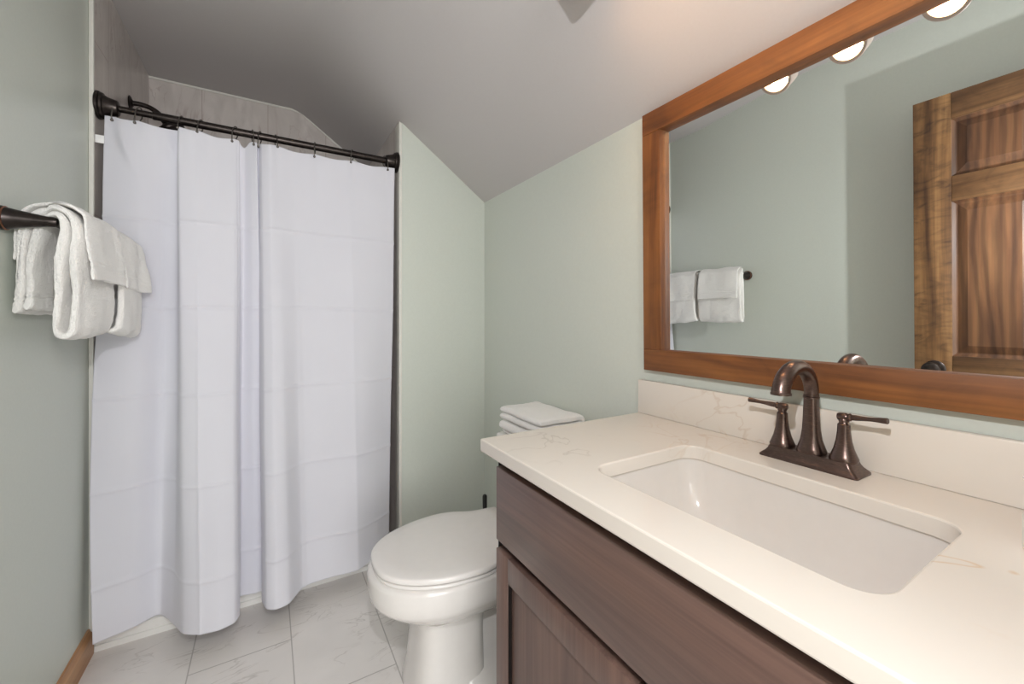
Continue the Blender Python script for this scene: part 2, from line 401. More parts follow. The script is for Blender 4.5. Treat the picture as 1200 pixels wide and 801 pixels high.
# shower pan with its low threshold
t = empty('shower_pan', label='white shower base with a low threshold under the hanging curtain', category='shower base')
bm = bmesh.new(); rings = []
def rect(x0, x1, y0, y1, z): return rrect((x0+x1)/2, (y0+y1)/2, (x1-x0)/2, (y1-y0)/2, 0.006, z, 3)
loft(bm, [rect(SXL+.001, SXR-.001, 1.968, SYB-.001, 0.0), rect(SXL+.001, SXR-.001, 1.968, SYB-.001, 0.020), rect(SXL+.001, SXR-.001, 1.973, SYB-.001, 0.022),
          rect(SXL+.001, SXR-.001, 1.973, SYB-.001, 0.055), rect(SXL+.004, SXR-.004, 1.979, SYB-.004, 0.061),
          rect(SXL+.03, SXR-.03, 2.06, SYB-.03, 0.061), rect(SXL+.04, SXR-.04, 2.075, SYB-.04, 0.030)])
obj('pan_body', bm, M['acrylic'], t, angle=30)
bm = bmesh.new(); axis_lathe(bm, (0.01, 2.4, 0.030), (0, 0, 1), [(0, 0.05), (0.003, 0.05), (0.004, 0.045), (0.0035, 0.0)])
obj('drain', bm, M['chrome'], t); settle(t, (0, 2.36, 0))

# ------------------------------------------------------------------ vanity
t = empty('vanity_cabinet', label='espresso stained wooden bathroom vanity cabinet under the pale stone countertop', category='cabinet')
XF = 0.483
bm = bmesh.new()
box(bm, XF, 1.002, YN+.004, 0.877, 0.10, 0.838)
# open the top so the basin hangs inside a real carcass
bm.faces.ensure_lookup_table()
top = [f for f in bm.faces if f.normal.z > 0.9 or abs(f.calc_center_median().z-0.838) < 1e-4]
r = bmesh.ops.inset_region(bm, faces=top, thickness=0.02)
top = max(bm.faces, key=lambda f: f.calc_area() if abs(f.calc_center_median().z-0.838) < 1e-4 else 0)
for v in bmesh.ops.extrude_face_region(bm, geom=[top])['geom']:
    if isinstance(v, bmesh.types.BMVert): v.co.z = 0.13
bmesh.ops.delete(bm, geom=[top], context='FACES') if top.is_valid else None
obj('carcass', bm, M['dark'], t, smooth=False)
obj('toe_kick', bx(XF+.06, 1.0, YN+.01, 0.87, 0.0, 0.10), M['dark'], t, smooth=False)
obj('drawer_front', bx(XF-.020, XF-.0005, YN+.02, 0.852, 0.641, 0.812, bev=0.0018), M['cab_h'], t)
def cab_door(y0, y1, z0, z1, p):
    """shaker door: two stiles, two rails, recessed panel"""
    st = 0.054; x0, x1 = XF-.020, XF-.0005
    d = empty('door', parent=None); d.parent = p
    for a, b in ((y0, y0+st), (y1-st, y1)):
        sb = obj('stile', bx(x0, x1, a, b, z0, z1, bev=0.0015), M['cab_v'], d)
        e = b if a == y0 else a; q = .0045
        obj('dark_strip', bx(x0+.0018, x0+.0089, *((e, e+q) if a == y0 else (e-q, e)), z0+.056, z1-.056), M['dark'], sb, smooth=False)  # thin dark strip set along the stile's inner edge
    for a, b in ((z1-0.056, z1-.0001), (z0+.0001, z0+0.056)):
        obj('rail', bx(x0+.0002, x1, y0+st, y1-st, a, b, bev=0.0006), M['cab_v'], d)
    obj('panel', bx(x0+.009, x1-.001, y0+st-.004, y1-st+.004, z0+.05, z1-.05), M['cab_v'], d, smooth=False, label='recessed panel')
    return d
def empty_noprops(): pass
_e = empty
def empty(name, loc=(0, 0, 0), rot=(0, 0, 0), parent=None, **props):
    o = _e(name, loc, rot, **props)
    if parent: o.parent = parent
    return o
cab_door(0.3725, 0.852, 0.125, 0.620, t)
cab_door(YN+.02, 0.3665, 0.125, 0.620, t)
settle(t, (0.74, 0.37, 0))

# countertop with a rounded rectangular cut-out
CX0, CX1, CY0, CY1 = 0.440, XR-.001, YN+.002, 0.893
SX, SY, SHX, SHY, SR = 0.690, 0.388, 0.149, 0.221, 0.038
bm = bmesh.new()
def outer(ins, z): return rrect((CX0+CX1)/2, (CY0+CY1)/2, (CX1-CX0)/2-ins, (CY1-CY0)/2-ins, 0.006, z, 4)
def inner(ins, z, n=10): return rrect(SX, SY, SHX+ins, SHY+ins, SR+ins, z, n)
vo = loft(bm, [outer(.003, .87), outer(.0008, .8692), outer(0, .867), outer(0, .843), outer(.0008, .8408), outer(.003, .84)], False, False)
vi = loft(bm, [inner(.003, .87), inner(.0008, .8692), inner(0, .867), inner(0, .842), inner(.001, .84)], False, False)
for a, b in ((vo[0], vi[0]), (vo[-1], vi[-1])):
    es = []
    for lp in (a, b):
        for i in range(len(lp)): es.append(bm.edges.get((lp[i], lp[(i+1) % len(lp)])))
    bmesh.ops.triangle_fill(bm, use_beauty=True, edges=es)
obj('countertop', bm, M['quartz'], label='cream veined stone countertop with a rectangular sink cut-out', category='countertop', angle=14)
obj('backsplash', bx(0.984, XR-.001, CY0, CY1, 0.8702, 0.972, bev=0.002), M['quartz'], label='low cream stone backsplash along the wall behind the bronze faucet', category='backsplash')

# undermount basin
t = empty('sink', label='white rectangular undermount basin set into the stone countertop', category='sink')
bm = bmesh.new()
def basin(k, z, out=0.0):
    # k 0 at rim, 1 at bottom
    return rrect(SX+0.006*k, SY, (SHX+.004)*(1-.0)-0.055*k+out, (SHY+.004)-0.075*k+out, 0.041+0.018*k+out, z, 10)
steps = [(0.0, .8398), (0.02, .82), (0.08, .79), (0.20, .755), (0.42, .725), (0.72, .708), (1.0, .702)]
rings = [basin(0, .8398, .022)] + [basin(k, z) for k, z in steps]
bot = rings[-1]
for s, z in ((0.6, .699), (0.25, .697), (0.10, .6965)):
    rings.append([(SX+.006+(x-SX-.006)*s, SY+(y-SY)*s, z) for x, y, _ in bot])
vin = loft(bm, rings, False, True)
orings = [basin(0, .8398, .022), basin(0, .828, .022), basin(.02, .822, .012), basin(.2, .745, .014), basin(.5, .705, .014), basin(1, .688, .01)]
vv = loft(bm, orings, False, True)
bmesh.ops.remove_doubles(bm, verts=bm.verts, dist=1e-5)
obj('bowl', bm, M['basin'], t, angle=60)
bm = bmesh.new(); axis_lathe(bm, (SX+.006, SY, 0.697), (0, 0, 1), [(0, .024), (.003, .024), (.004, .02), (.002, .016), (.002, 0)])
obj('drain', bm, M['chrome'], t); settle(t, (SX, SY, .70))

# ------------------------------------------------------------------ faucet
FX, FY = 0.935, 0.400
t = empty('faucet', label='two handled bronze faucet with an arched spout behind the sink', category='faucet')
bm = bmesh.new()
def fb(hx, hy, z, r=.006): return rrect(FX, FY, hx, hy, min(r, hx*.9), z, 4)
loft(bm, [fb(.033, .086, .8702), fb(.033, .086, .8735), fb(.030, .082, .8775), fb(.0265, .077, .882), fb(.0245, .0735, .887), fb(.0235, .0715, .892), fb(.0225, .0705, .8935)])
obj('base_plate', bm, M['bronze'], t)
bm = bmesh.new()
axis_lathe(bm, (FX, FY, .8930), (0, 0, 1), [(0, .0230), (.004, .0235), (.011, .0210), (.025, .0170), (.045, .0143), (.070, .0130), (.095, .0122), (.108, .012)], 32, 3.2)
obj('spout_column', bm, M['bronze'], t)
bm = bmesh.new()
axis_lathe(bm, (FX, FY, 1.000), (0, 0, 1), [(0, .0125), (.001, .0142), (.004, .0142), (.005, .0125), (.006, .0135), (.008, .0135), (.009, .012)], 32)
obj('spout_ring', bm, M['bronze'], t)
bm = bmesh.new(); pts = [(FX, FY, 1.005), (FX, FY, 1.012)]; ra = [.0122, .0122]
for k in range(0, 19):
    th = math.radians(k*9.1)
    pts.append((FX-.059+.059*math.cos(th), FY, 1.014+.052*math.sin(th))); ra.append(.0123+.0030*k/18)
x, y, z = pts[-1]
pts += [(x-.0005, y, z-.006), (x-.0005, y, z-.0065), (x-.0005, y, z-.010), (x-.0005, y, z-.0105)]; ra += [.0158, .0172, .0172, .0150]
tube(bm, pts, ra, 28); obj('spout', bm, M['bronze'], t)
for s in (1, -1):
    hy = FY + s*0.054
    bm = bmesh.new()
    axis_lathe(bm, (FX, hy, .8925), (0, 0, 1), [(0, .0215), (.004, .022), (.010, .0195), (.022, .0153), (.038, .0118), (.055, .0099), (.068, .0094), (.0695, .0080), (.0715, .007), (.078, .007)], 28, 2.6)
    hb = obj('handle_base', bm, M['bronze'], t)
    bm = bmesh.new()
    ax = Vector((-0.10, s, 0.10 if s < 0 else 0.06)).normalized()
    axis_lathe(bm, Vector((FX, hy, .9745)) - ax*.010, ax, [(0, .005), (.001, .0068), (.004, .0075), (.014, .0075), (.017, .006), (.019, .0072), (.021, .0072), (.023, .0052),
        (.030, .0052), (.040, .0042), (.052, .0036), (.062, .0042), (.070, .0050), (.076, .0054), (.077, .0046)], 20)
    axis_lathe(bm, (FX, hy, .966), (0, 0, 1), [(0, .0085), (.003, .0085), (.008, .006)], 20)
    obj('lever', bm, M['bronze'], t)
settle(t, (FX, FY, .87))

# small white pump bottle, cut by the right edge of the photograph
t = empty('lotion_bottle', label='small white pump bottle standing on the countertop right of the sink', category='bottle')
bm = bmesh.new(); axis_lathe(bm, (0.825, 0.094, .8702), (0, 0, 1), [(0, .021), (.002, .023), (.042, .023), (.050, .020), (.055, .010), (.060, .010)], 24)
obj('bottle_body', bm, M['bottle'], t)
bm = bmesh.new(); axis_lathe(bm, (0.825, 0.094, .930), (0, 0, 1), [(0, .012), (.012, .012), (.013, .004), (.030, .004), (.031, .009), (.040, .009), (.041, .006)], 20)
tube(bm, [(0.825, 0.094, .966), (0.81, 0.106, .966), (0.803, 0.112, .962)], [.0045, .004, .003], 10)
obj('pump', bm, M['bottle'], t); settle(t, (0.825, 0.094, .87))

# ------------------------------------------------------------------ mirror (leans out a touch at the top)
t = empty('mirror', (XR-.002, 0.39, 1.006), (0, -math.radians(0.55), 0), label='large rectangular mirror in a wide reddish brown wooden frame', category='mirror')
ya, yb, zt, fw = -0.48, 0.473, 0.764, 0.063       # local extents
TH = 0.026
def fpart(name, pts, mat):
    bm = bmesh.new()
    loft(bm, [[(x, y, z) for y, z in pts] for x in (-TH, -0.001)])
    es = [e for e in bm.edges if all(abs(v.co.x+TH) < 1e-6 for v in e.verts)]
    bmesh.ops.bevel(bm, geom=es, offset=.0018, segments=2, profile=.5, affect='EDGES')
    return obj(name, bm, mat, t)
fpart('top_rail', [(ya, zt-fw), (yb, zt-fw), (yb, zt), (ya, zt)], M['frame_h'])
fpart('bottom_rail', [(ya, 0), (yb, 0), (yb, fw*.99), (ya, fw*.99)], M['frame_h'])
fpart('side_stile', [(yb-fw, fw*.99+.0002), (yb, fw*.99+.0002), (yb, zt-fw-.0002), (yb-fw, zt-fw-.0002)], M['frame_v'])
fpart('side_stile', [(ya, fw*.99+.0002), (ya+fw, fw*.99+.0002), (ya+fw, zt-fw-.0002), (ya, zt-fw-.0002)], M['frame_v'])
obj('mirror_glass', bx(-0.0045, -0.0005, ya+fw-.008, yb-fw+.008, fw*.99-.008, zt-fw+.008), M['mirror'], t, smooth=False)

# ------------------------------------------------------------------ light fixture on the roof slope
SL = math.atan((ZC-ZK)/(XR-XC))
LXc = 0.60
t = empty('ceiling_light', label='bar fixture with three round glowing lamps on the sloped ceiling', category='ceiling light')
nrm = Vector((-math.sin(SL), 0, -math.cos(SL)))        # out of the slope into the room
alg = Vector((math.cos(SL), 0, -math.sin(SL)))
base = Vector((LXc+0.02, 0, slope_z(LXc+0.02)))
bm = bmesh.new(); rings = []
for h, k in ((0.0005, 0), (0.018, 0), (0.022, .004)):
    rings.append([base + nrm*h + alg*(sx*(.035-k)) + Vector((0, 0.498+sy*(.26-k), 0)) for sx, sy in ((-1, -1), (1, -1), (1, 1), (-1, 1))])
loft(bm, rings); obj('back_plate', bm, M['shade'], t)
LC = Vector((LXc, 0, 1.905)); AX = Vector((math.sin(math.radians(50)), 0, -math.cos(math.radians(50))))
for ly in (0.690, 0.503, 0.308):
    bm = bmesh.new(); tube(bm, [base + nrm*.02 + Vector((0, ly, 0)), (LXc-.02, ly, 2.02), LC + Vector((0, ly, 0)) - AX*.075], .009, 12)
    obj('arm', bm, M['shade'], t)
    o3 = LC + Vector((0, ly, 0))
    bm = bmesh.new(); axis_lathe(bm, o3, -AX, [(.043, .0335), (0.001, .0355), (0, .036), (0, .0435), (.002, .0455), (.060, .0455), (.072, .038), (.077, .018), (.079, .010)], 36)
    sh = obj('shade', bm, M['shade'], t)
    bm = bmesh.new(); axis_lathe(bm, o3 - AX*.038, -AX, [(0, .0), (.0005, .020), (.002, .0325), (.0035, .0338), (.005, .0338)], 32)
    obj('lens', bm, M['bulb'], t)
settle(t, (LXc, .497, 1.895))

# ------------------------------------------------------------------ wooden six panel door, standing open against the left side
t = empty('door_1'); t['kind'] = 'structure'
DXo, DXi = -0.390, -0.352        # thickness
y0, y1, z0, z1 = -0.142, 0.622, 0.012, 2.03
st, mu = 0.112, 0.100
ym = (y0+y1)/2
def dbox(name, a, b, c, d, mat, dx=0.0):
    return obj(name, bx(DXo+dx, DXi-dx, a, b, c, d, bev=0.002), mat, t)
dbox('stile', y1-st, y1, z0, z1, M['door_v']); dbox('stile', y0, y0+st, z0, z1, M['door_v'])
rows = [(0.24, 0.79), (0.985, 1.60), (1.70, 1.925)]
for a, b in ((z0, .24), (.79, .985), (1.60, 1.70), (1.925, z1)):
    dbox('rail', y0+st+.0003, y1-st-.0003, a+.0002, b-.0002, M['door_h'], .0003)
for a, b in rows:
    dbox('mullion', ym-mu/2, ym+mu/2, a, b, M['door_v'], .0006)
    for ya_, yb_ in ((y0+st, ym-mu/2), (ym+mu/2, y1-st)):
        bm = bmesh.new()
        rr = []
        for ins, x in ((-.001, DXi-.004), (.010, DXi-.013), (.014, DXi-.014), (.040, DXi-.006), (.042, DXi-.005)):
            rr.append([(x, ya_+ins, a+ins), (x, yb_-ins, a+ins), (x, yb_-ins, b-ins), (x, ya_+ins, b-ins)])
        rb = []
        for ins, x in ((.042, DXo+.005), (.040, DXo+.006), (.014, DXo+.014), (.010, DXo+.013), (-.001, DXo+.004)):
            rb.append([(x, ya_+ins, a+ins), (x, yb_-ins, a+ins), (x, yb_-ins, b-ins), (x, ya_+ins, b-ins)])
        loft(bm, rb + rr); obj('panel', bm, M['door_p'], t, angle=10)
for s, xx in ((1, DXi), (-1, DXo)):
    bm = bmesh.new(); axis_lathe(bm, (xx, 0.560, 0.93), (s, 0, 0), [(0, .033), (.004, .033), (.008, .028), (.010, .012), (.026, .011), (.034, .022), (.046, .029), (.056, .028), (.063, .018), (.065, .0)], 28)
    obj('door_knob', bm, M['iron'], t)
settle(t, (-0.37, y0, 0))

# ------------------------------------------------------------------ toilet
t = empty('toilet', label='white toilet with its lid closed between the vanity and shower', category='toilet')
TY = 1.262
def egg(xf, xb, b, z, n=48, ef=2.15, eb=3.0, xm=None):
    """outline: rounded front at xf, squarer back at xb, half width b"""
    xm = xm if xm is not None else xf + (xb-xf)*0.42
    out = []
    for k in range(n):
        th = 2*PI*k/n; c, s = math.cos(th), math.sin(th)
        e = ef if c < 0 else eb; a = (xm-xf) if c < 0 else (xb-xm)
        q = (abs(c)**e + abs(s)**e)**(-1/e)
        out.append((xm + a*c*q, TY + b*s*q, z))
    return out
bm = bmesh.new()
loft(bm, [egg(.42, .80, .080, .215), egg(.395, .80, .100, .235), egg(.355, .80, .130, .258), egg(.312, .805, .158, .282), egg(.284, .81, .173, .303), egg(.272, .81, .180, .314),
          egg(.264, .815, .185, .322), egg(.259, .815, .188, .332), egg(.256, .815, .190, .355), egg(.256, .815, .190, .388), egg(.258, .813, .189, .397), egg(.265, .81, .183, .4015)])
obj('bowl', bm, M['china'], t, angle=60)
bm = bmesh.new()
loft(bm, [egg(.370, .60, .116, 0.0, ef=3.4, eb=7), egg(.373, .60, .115, .02, ef=3.4, eb=7), egg(.384, .598, .110, .07, ef=3.4, eb=7), egg(.392, .596, .107, .16, ef=3.2, eb=7), egg(.393, .596, .107, .21, ef=3, eb=7), egg(.385, .60, .112, .25, ef=2.7, eb=7)])
loft(bm, [egg(.50, .84, .125, 0.0, eb=5, ef=5), egg(.50, .84, .122, .045, eb=5, ef=5), egg(.52, .83, .100, .058, eb=5, ef=5), egg(.54, .80, .078, .075, eb=4, ef=5), egg(.54, .80, .075, .28, eb=4, ef=5)])
obj('pedestal', bm, M['china'], t, angle=60)
# seat ring and lid share the traced outline
half = [(-.268, 0), (.2685, .02), (.275, .060), (.292, .095), (.325, .130), (.372, .160), (.432, .183), (.501, .194), (.560, .194), (.610, .178), (.650, .157), (.685, .147), (.725, .143), (.752, .138), (.760, .125), (.762, .06), (.762, 0)]
half[0] = (.268, 0)
h2, _ = spline([(a, b, 0) for a, b in half], 44)
def lidline(ins, z):
    cx = .52; pts = [(p.x, p.y) for p in h2]; pts = pts + [(x, -y) for x, y in pts[-2:0:-1]]
    res = []
    for x, y in pts:
        d = Vector((x-cx, y)); L = d.length; d = d*(max(L-ins, 0.001)/L); res.append((cx+d.x, TY+d.y, z))
    return res
bm = bmesh.new()
loft(bm, [lidline(.010, .4035), lidline(.004, .405), lidline(.003, .410), lidline(.006, .4130), lidline(.012, .4135)])
obj('seat', bm, M['plastic'], t, angle=60)
bm = bmesh.new()
loft(bm, [lidline(.012, .4180), lidline(.003, .4182), lidline(.0003, .4195), lidline(0, .423), lidline(.0005, .4305), lidline(.003, .4335), lidline(.008, .4350), lidline(.04, .4365), lidline(.10, .438), lidline(.16, .4385)])
obj('lid', bm, M['plastic'], t, angle=60)
for s in (-1, 1):
    bm = bmesh.new(); axis_lathe(bm, (.742, TY+s*.072-.016, .431), (0, 1, 0), [(0, .007), (.001, .009), (.031, .009), (.032, .007)], 16)
    obj('hinge', bm, M['plastic'], t)
bm = bmesh.new()
def tank(hx, hy, z, r=.03): return rrect(.896, TY, hx, hy, r, z, 6)
loft(bm, [tank(.075, .17, .395), tank(.085, .185, .41), tank(.093, .200, .50), tank(.097, .207, .668)])
obj('tank', bm, M['china'], t, angle=60)
bm = bmesh.new()
loft(bm, [tank(.098, .210, .6685), tank(.103, .214, .671), tank(.1045, .216, .680), tank(.1045, .216, .692), tank(.100, .211, .699), tank(.088, .199, .701)])
obj('tank_lid', bm, M['china'], t, angle=60)
bm = bmesh.new(); axis_lathe(bm, (.80, TY-.15, .62), (-1, 0, 0), [(0, .012), (.006, .012), (.008, .006), (.014, .006)], 16)
tube(bm, [(.788, TY-.15, .62), (.786, TY-.12, .617), (.786, TY-.08, .612)], [.005, .0045, .006], 10)
obj('flush_lever', bm, M['chrome'], t)
settle(t, (.55, TY, 0))

# toilet brush, only the tip of its handle shows
t = empty('toilet_brush', label='black handle tip of a brush standing behind the toilet lid', category='toilet brush')
bx_, by_ = 0.864, 1.70
bm = bmesh.new(); axis_lathe(bm, (bx_, by_, 0), (0, 0, 1), [(0, .045), (.004, .048), (.13, .042), (.133, .038), (.133, .012)], 24)
obj('holder', bm, M['black'], t)
bm = bmesh.new(); tube(bm, [(bx_, by_, .12), (bx_, by_, .26), (bx_, by_, .30), (bx_, by_, .335), (bx_, by_, .342), (bx_, by_, .3455)], [.008, .009, .0105, .0108, .009, .004], 14)
obj('handle', bm, M['black'], t); settle(t, (bx_, by_, 0))

# ------------------------------------------------------------------ cloth ribbons (towels)
def ribbon(path_fn, span, thick, skew=0.0, ns=90, nl=26, amp=0.004, seed=0.0, hem=None, axis='Y', endround=0.6):
    """cross-section ribbon following path_fn(s)->2D points, swept over span; path plane is XZ (axis Y) """
    bm = bmesh.new(); rings = []
    a0, a1 = span
    us = [0, .008, .025, .06] + [0.06+0.88*(i+1)/(nl+1) for i in range(nl)] + [.94, .975, .992, 1]
    for u in us:
        e = min(u, 1-u); k = 1.0 if e > .05 else math.sqrt(max(0.02, 1-(1-e/.05)**2))
        th = thick*(1-endround + endround*k)
        P, L = spline([(x, z, 0) for x, z in path_fn(u)], ns)
        left, right = [], []
        for i, p in enumerate(P):
            d = (P[min(i+1, ns-1)] - P[max(i-1, 0)]).normalized(); nn = Vector((-d.y, d.x, 0))
            s = i/(ns-1)*L; tt = th
            if hem:
                for h in hem:
                    hs = h if h >= 0 else L+h
                    tt *= 1 - 0.35*math.exp(-((s-hs)/.0028)**2) - 0.35*math.exp(-((s-hs-math.copysign(.012, h))/.0028)**2)
            ed = min(s, L-s); 
            if ed < th/2: tt *= math.sqrt(max(.05, 1-(1-ed/(th/2))**2))
            left.append(p + nn*tt/2); right.append(p - nn*tt/2)
        ring = left + right[::-1]; yy = a0 + (a1-a0)*u; out = []; y_ = yy
        for q in ring:
            yy = y_ - skew*max(0, min(1, (q.x+.462)/.03))*(1-u)**2
            p3 = Vector((q.x, yy, q.y)) if axis == 'Y' else Vector((yy, q.x, q.y))
            n1 = noise.noise_vector(Vector((p3.x*14+seed, p3.y*14, p3.z*10)))
            n2 = noise.noise_vector(Vector((p3.x*60+seed, p3.y*60, p3.z*60)))
            out.append(p3 + n1*amp + n2*amp*.22)
        rings.append(out)
    loft(bm, rings)
    return bm

# towel bar
BXc, BZ, BY0, BY1 = -0.447, 1.393, 1.420, 1.92
t = empty('towel_bar', label='dark bronze towel bar on the left wall holding white towels', category='towel bar')
bm = bmesh.new(); tube(bm, [(BXc, BY0, BZ), (BXc, BY1, BZ)], .0085, 16); obj('bar', bm, M['iron'], t)
for yy in (BY0, BY1):
    bm = bmesh.new(); axis_lathe(bm, (XL+.0005, yy, BZ), (1, 0, 0), [(0, .027), (.004, .028), (.006, .0285), (.010, .027), (.013, .0255), (.030, .0215), (.055, .0165), (.078, .0125), (.090, .0118), (.096, .0095), (.098, .004)], 28)
    obj('post', bm, M['iron'], t)
    bm = bmesh.new(); axis_lathe(bm, (XL+.0105, yy, BZ), (1, 0, 0), [(0, .0262), (.001, .0278), (.002, .0278), (.003, .0262)], 28)
    obj('collar_ring', bm, simple('copper_edge', (0.35, 0.16, 0.10), .35, 1.0) if 'cop' not in M else M['cop'], t)
settle(t, (XL, (BY0+BY1)/2, BZ))

def hang(dz=0, dx=0, tilt=0.0):
    def f(u):
        z = BZ; k = tilt*(u-.5)
        return [(-.498, 1.180+dz+k), (-.496, 1.25), (-.490, 1.33), (-.476, z+.000), (-.465, z+.014), (BXc, z+.0195), (-.429, z+.012), (-.421, z-.02), (-.426, 1.28), (-.430, 1.18),
                (-.4305+dx, 1.135+dz+k), (-.422+dx, 1.119+dz+k), (-.408+dx, 1.120+dz+k), (-.399+dx, 1.140+dz+k), (-.396+dx, 1.20), (-.397+dx, 1.29), (-.401, 1.37), (-.409, z+.014), (-.425, z+.031), (BXc, z+.0365),
                (-.471, z+.030), (-.489, z+.016), (-.503, z-.02), (-.512, 1.30), (-.514, 1.22), (-.514, 1.17+dz)]
    return f
def cloth_over(zf=1.252, dz=0, flare=0.0, zb=1.30):
    def f(u):
        z = BZ; q = flare*max(0, (u-.55)/.45)**2; g = 1+0
        return [(-.523, zb), (-.522, 1.36), (-.512, z+.010), (-.495, z+.034), (-.470, z+.046), (BXc, z+.0495), (-.420, z+.046), (-.398, z+.031), (-.386+q*.3, z+.012), (-.380+q*.6, 1.35), (-.374+q*.9, 1.30), (-.371+q, zf+dz*(u-.5))]
    return f
g1 = 'hand towels folded over the towel bar'
o = obj('hand_towel', ribbon(hang(0, -.004), (1.440, 1.660), .0165, skew=.055, ns=240, amp=.0075, seed=3, hem=[.03, -.03]), M['terry'], label='thick folded white hand towel on the bar end nearest the mirror', category='towel', group=g1)
o = obj('hand_towel', ribbon(hang(-.006, .010, -.02), (1.676, 1.895), .0165, ns=240, amp=.0075, seed=9, hem=[.03, -.03]), M['terry'], label='folded white hand towel on the bar, next to the shower opening', category='towel', group=g1)
g2 = 'washcloths laid over the hand towels'
obj('washcloth', ribbon(cloth_over(1.257), (1.450, 1.648), .0085, skew=.055, ns=190, amp=.0055, seed=5, hem=[-.030]), M['terry'], label='white washcloth draped over the hand towel nearest the open end', category='washcloth', group=g2)
obj('washcloth', ribbon(cloth_over(1.252, -.01, .012), (1.680, 1.905), .0085, ns=190, amp=.0065, seed=21, hem=[-.030]), M['terry'], label='white washcloth draped over the hand towel beside the shower opening', category='washcloth', group=g2)

# folded towels stacked on the tank
def folded(x0, x1, zb, h, layers=3, lay=0.0):
    lt = h/layers*0.93; r = h/layers/2
    def f(u):
        pts = []; z = zb + r
        sag = 0.003*math.sin(u*PI)
        for i in range(layers):
            a, b = (x0+r*1.2, x1-r*1.2) if i % 2 == 0 else (x1-r*1.2, x0+r*1.2)
            zz = z + i*2*r
            pts += [(a, zz), (a+(b-a)*.33, zz+sag*.3*(i+1)/layers), (a+(b-a)*.66, zz+sag*.3*(i+1)/layers), (b, zz)]
            if i < layers-1:
                sx = 1 if b > a else -1
                pts.append((b+sx*r*1.15, zz+r))
        return pts
    return f, lt
gg = 'folded white towels stacked on the toilet tank'
for i, (x0, x1, ya_, yb_, zb, h, lab) in enumerate((
        (.797, .985, 1.150, 1.432, .7045, .052, 'folded white towel lying underneath another on the toilet tank lid'),
        (.781, .984, 1.150, 1.434, .7610, .052, 'folded white towel topmost on the stack above the toilet tank'))):
    f, lt = folded(x0, x1, zb, h, 3 if i == 0 else 2)
    obj('folded_towel', ribbon(f, (ya_, yb_), lt*.97, ns=110, amp=.0035, seed=40+i*7), M['terry'], label=lab, category='towel', group=gg)

# ------------------------------------------------------------------ shower rod, rings, curtain, shower head
RY, RZ = 2.010, 1.920
t = empty('shower_rod', label='dark bronze tension rod spanning the shower opening', category='curtain rod')
bm = bmesh.new(); tube(bm, [(SXL+.03, RY, RZ), (-.36, RY, RZ)], .0115, 20); obj('inner_tube', bm, M['iron'], t)
bm = bmesh.new(); tube(bm, [(-.372, RY, RZ), (-.37, RY, RZ), (SXR-.03, RY, RZ)], [.0125, .0150, .0150], 20); obj('outer_tube', bm, M['iron'], t)
for x, s in ((SXL+.0005, 1), (SXR-.0005, -1)):
    bm = bmesh.new(); axis_lathe(bm, (x, RY, RZ), (s, 0, 0), [(0, .046), (.002, .048), (.009, .048), (.011, .044), (.014, .045), (.019, .043), (.021, .038), (.032, .032), (.050, .0275), (.056, .026), (.058, .022), (.059, .013)], 36)
    obj('end_cap', bm, M['iron'], t)
settle(t, (0, RY, RZ))

Bc = [(-.503, 1.896), (-.455, 1.915), (-.405, 1.935), (-.346, 1.972), (-.296, 1.890), (-.254, 1.806), (-.203, 1.770), (-.150, 1.760), (-.104, 1.776), (-.089, 1.815), (-.104, 1.880), (-.095, 1.934), (-.045, 1.922), (-.008, 1.930), (-.022, 1.870),
      (-.006, 1.800), (.026, 1.778), (.073, 1.790), (.129, 1.874), (.235, 1.880), (.338, 1.874), (.420, 1.925), (.495, 1.985)]
Tc = [(-.500, 1.994), (-.455, 1.985), (-.400, 1.980), (-.345, 1.988), (-.296, 2.000), (-.288, 1.962), (-.235, 1.966), (-.180, 1.980), (-.122, 1.982), (-.100, 1.990), (-.100, 2.005), (-.082, 2.006), (-.060, 1.985), (-.040, 1.972), (-.036, 2.000),
      (-.022, 1.978), (.008, 1.962), (.035, 1.970), (.100, 1.982), (.200, 1.988), (.320, 1.980), (.430, 1.984), (.526, 1.986)]
ringX = [-.472, -.408, -.285, -.225, -.113, -.055, -.028, .028, .179, .336, .483]
ZB = 0.068
NC, NR = 400, 430
def plan(P):
    # uniform in control index so columns correspond between heights
    Q = [Vector((*p, 0)) for p in P]; Q = [Q[0]*2-Q[1]] + Q + [Q[-1]*2-Q[-2]]; out = []
    m = len(P)-1
    for i in range(NC+1):
        f = i/NC*m; k = min(int(f), m-1); t_ = f-k; a, b, c, d = Q[k], Q[k+1], Q[k+2], Q[k+3]
        sm = 0.5*((2*b) + (c-a)*t_ + (2*a-5*b+4*c-d)*t_*t_ + (3*b-a-3*c+d)*t_**3)
        out.append(sm.lerp(b.lerp(c, t_), .55))
    for _ in range(6):
        out = [out[0]] + [(out[i-1]+out[i]*2+out[i+1])/4 for i in range(1, NC)] + [out[-1]]
    return out
pb, pt = plan(Bc), plan(Tc)
def ztop(x):
    e = min(abs(x-r) for r in ringX); lo = [r for r in ringX if r <= x]; hi = [r for r in ringX if r > x]
    sag = 0
    if lo and hi:
        g = hi[0]-lo[-1]; s = (x-lo[-1])/g; sag = min(g*.09, .010)*math.sin(PI*s)
    if -.100 < x < -.066: sag += .018*math.sin(PI*(x+.100)/.034)
    return 1.882 - sag
bm = bmesh.new(); grid = []
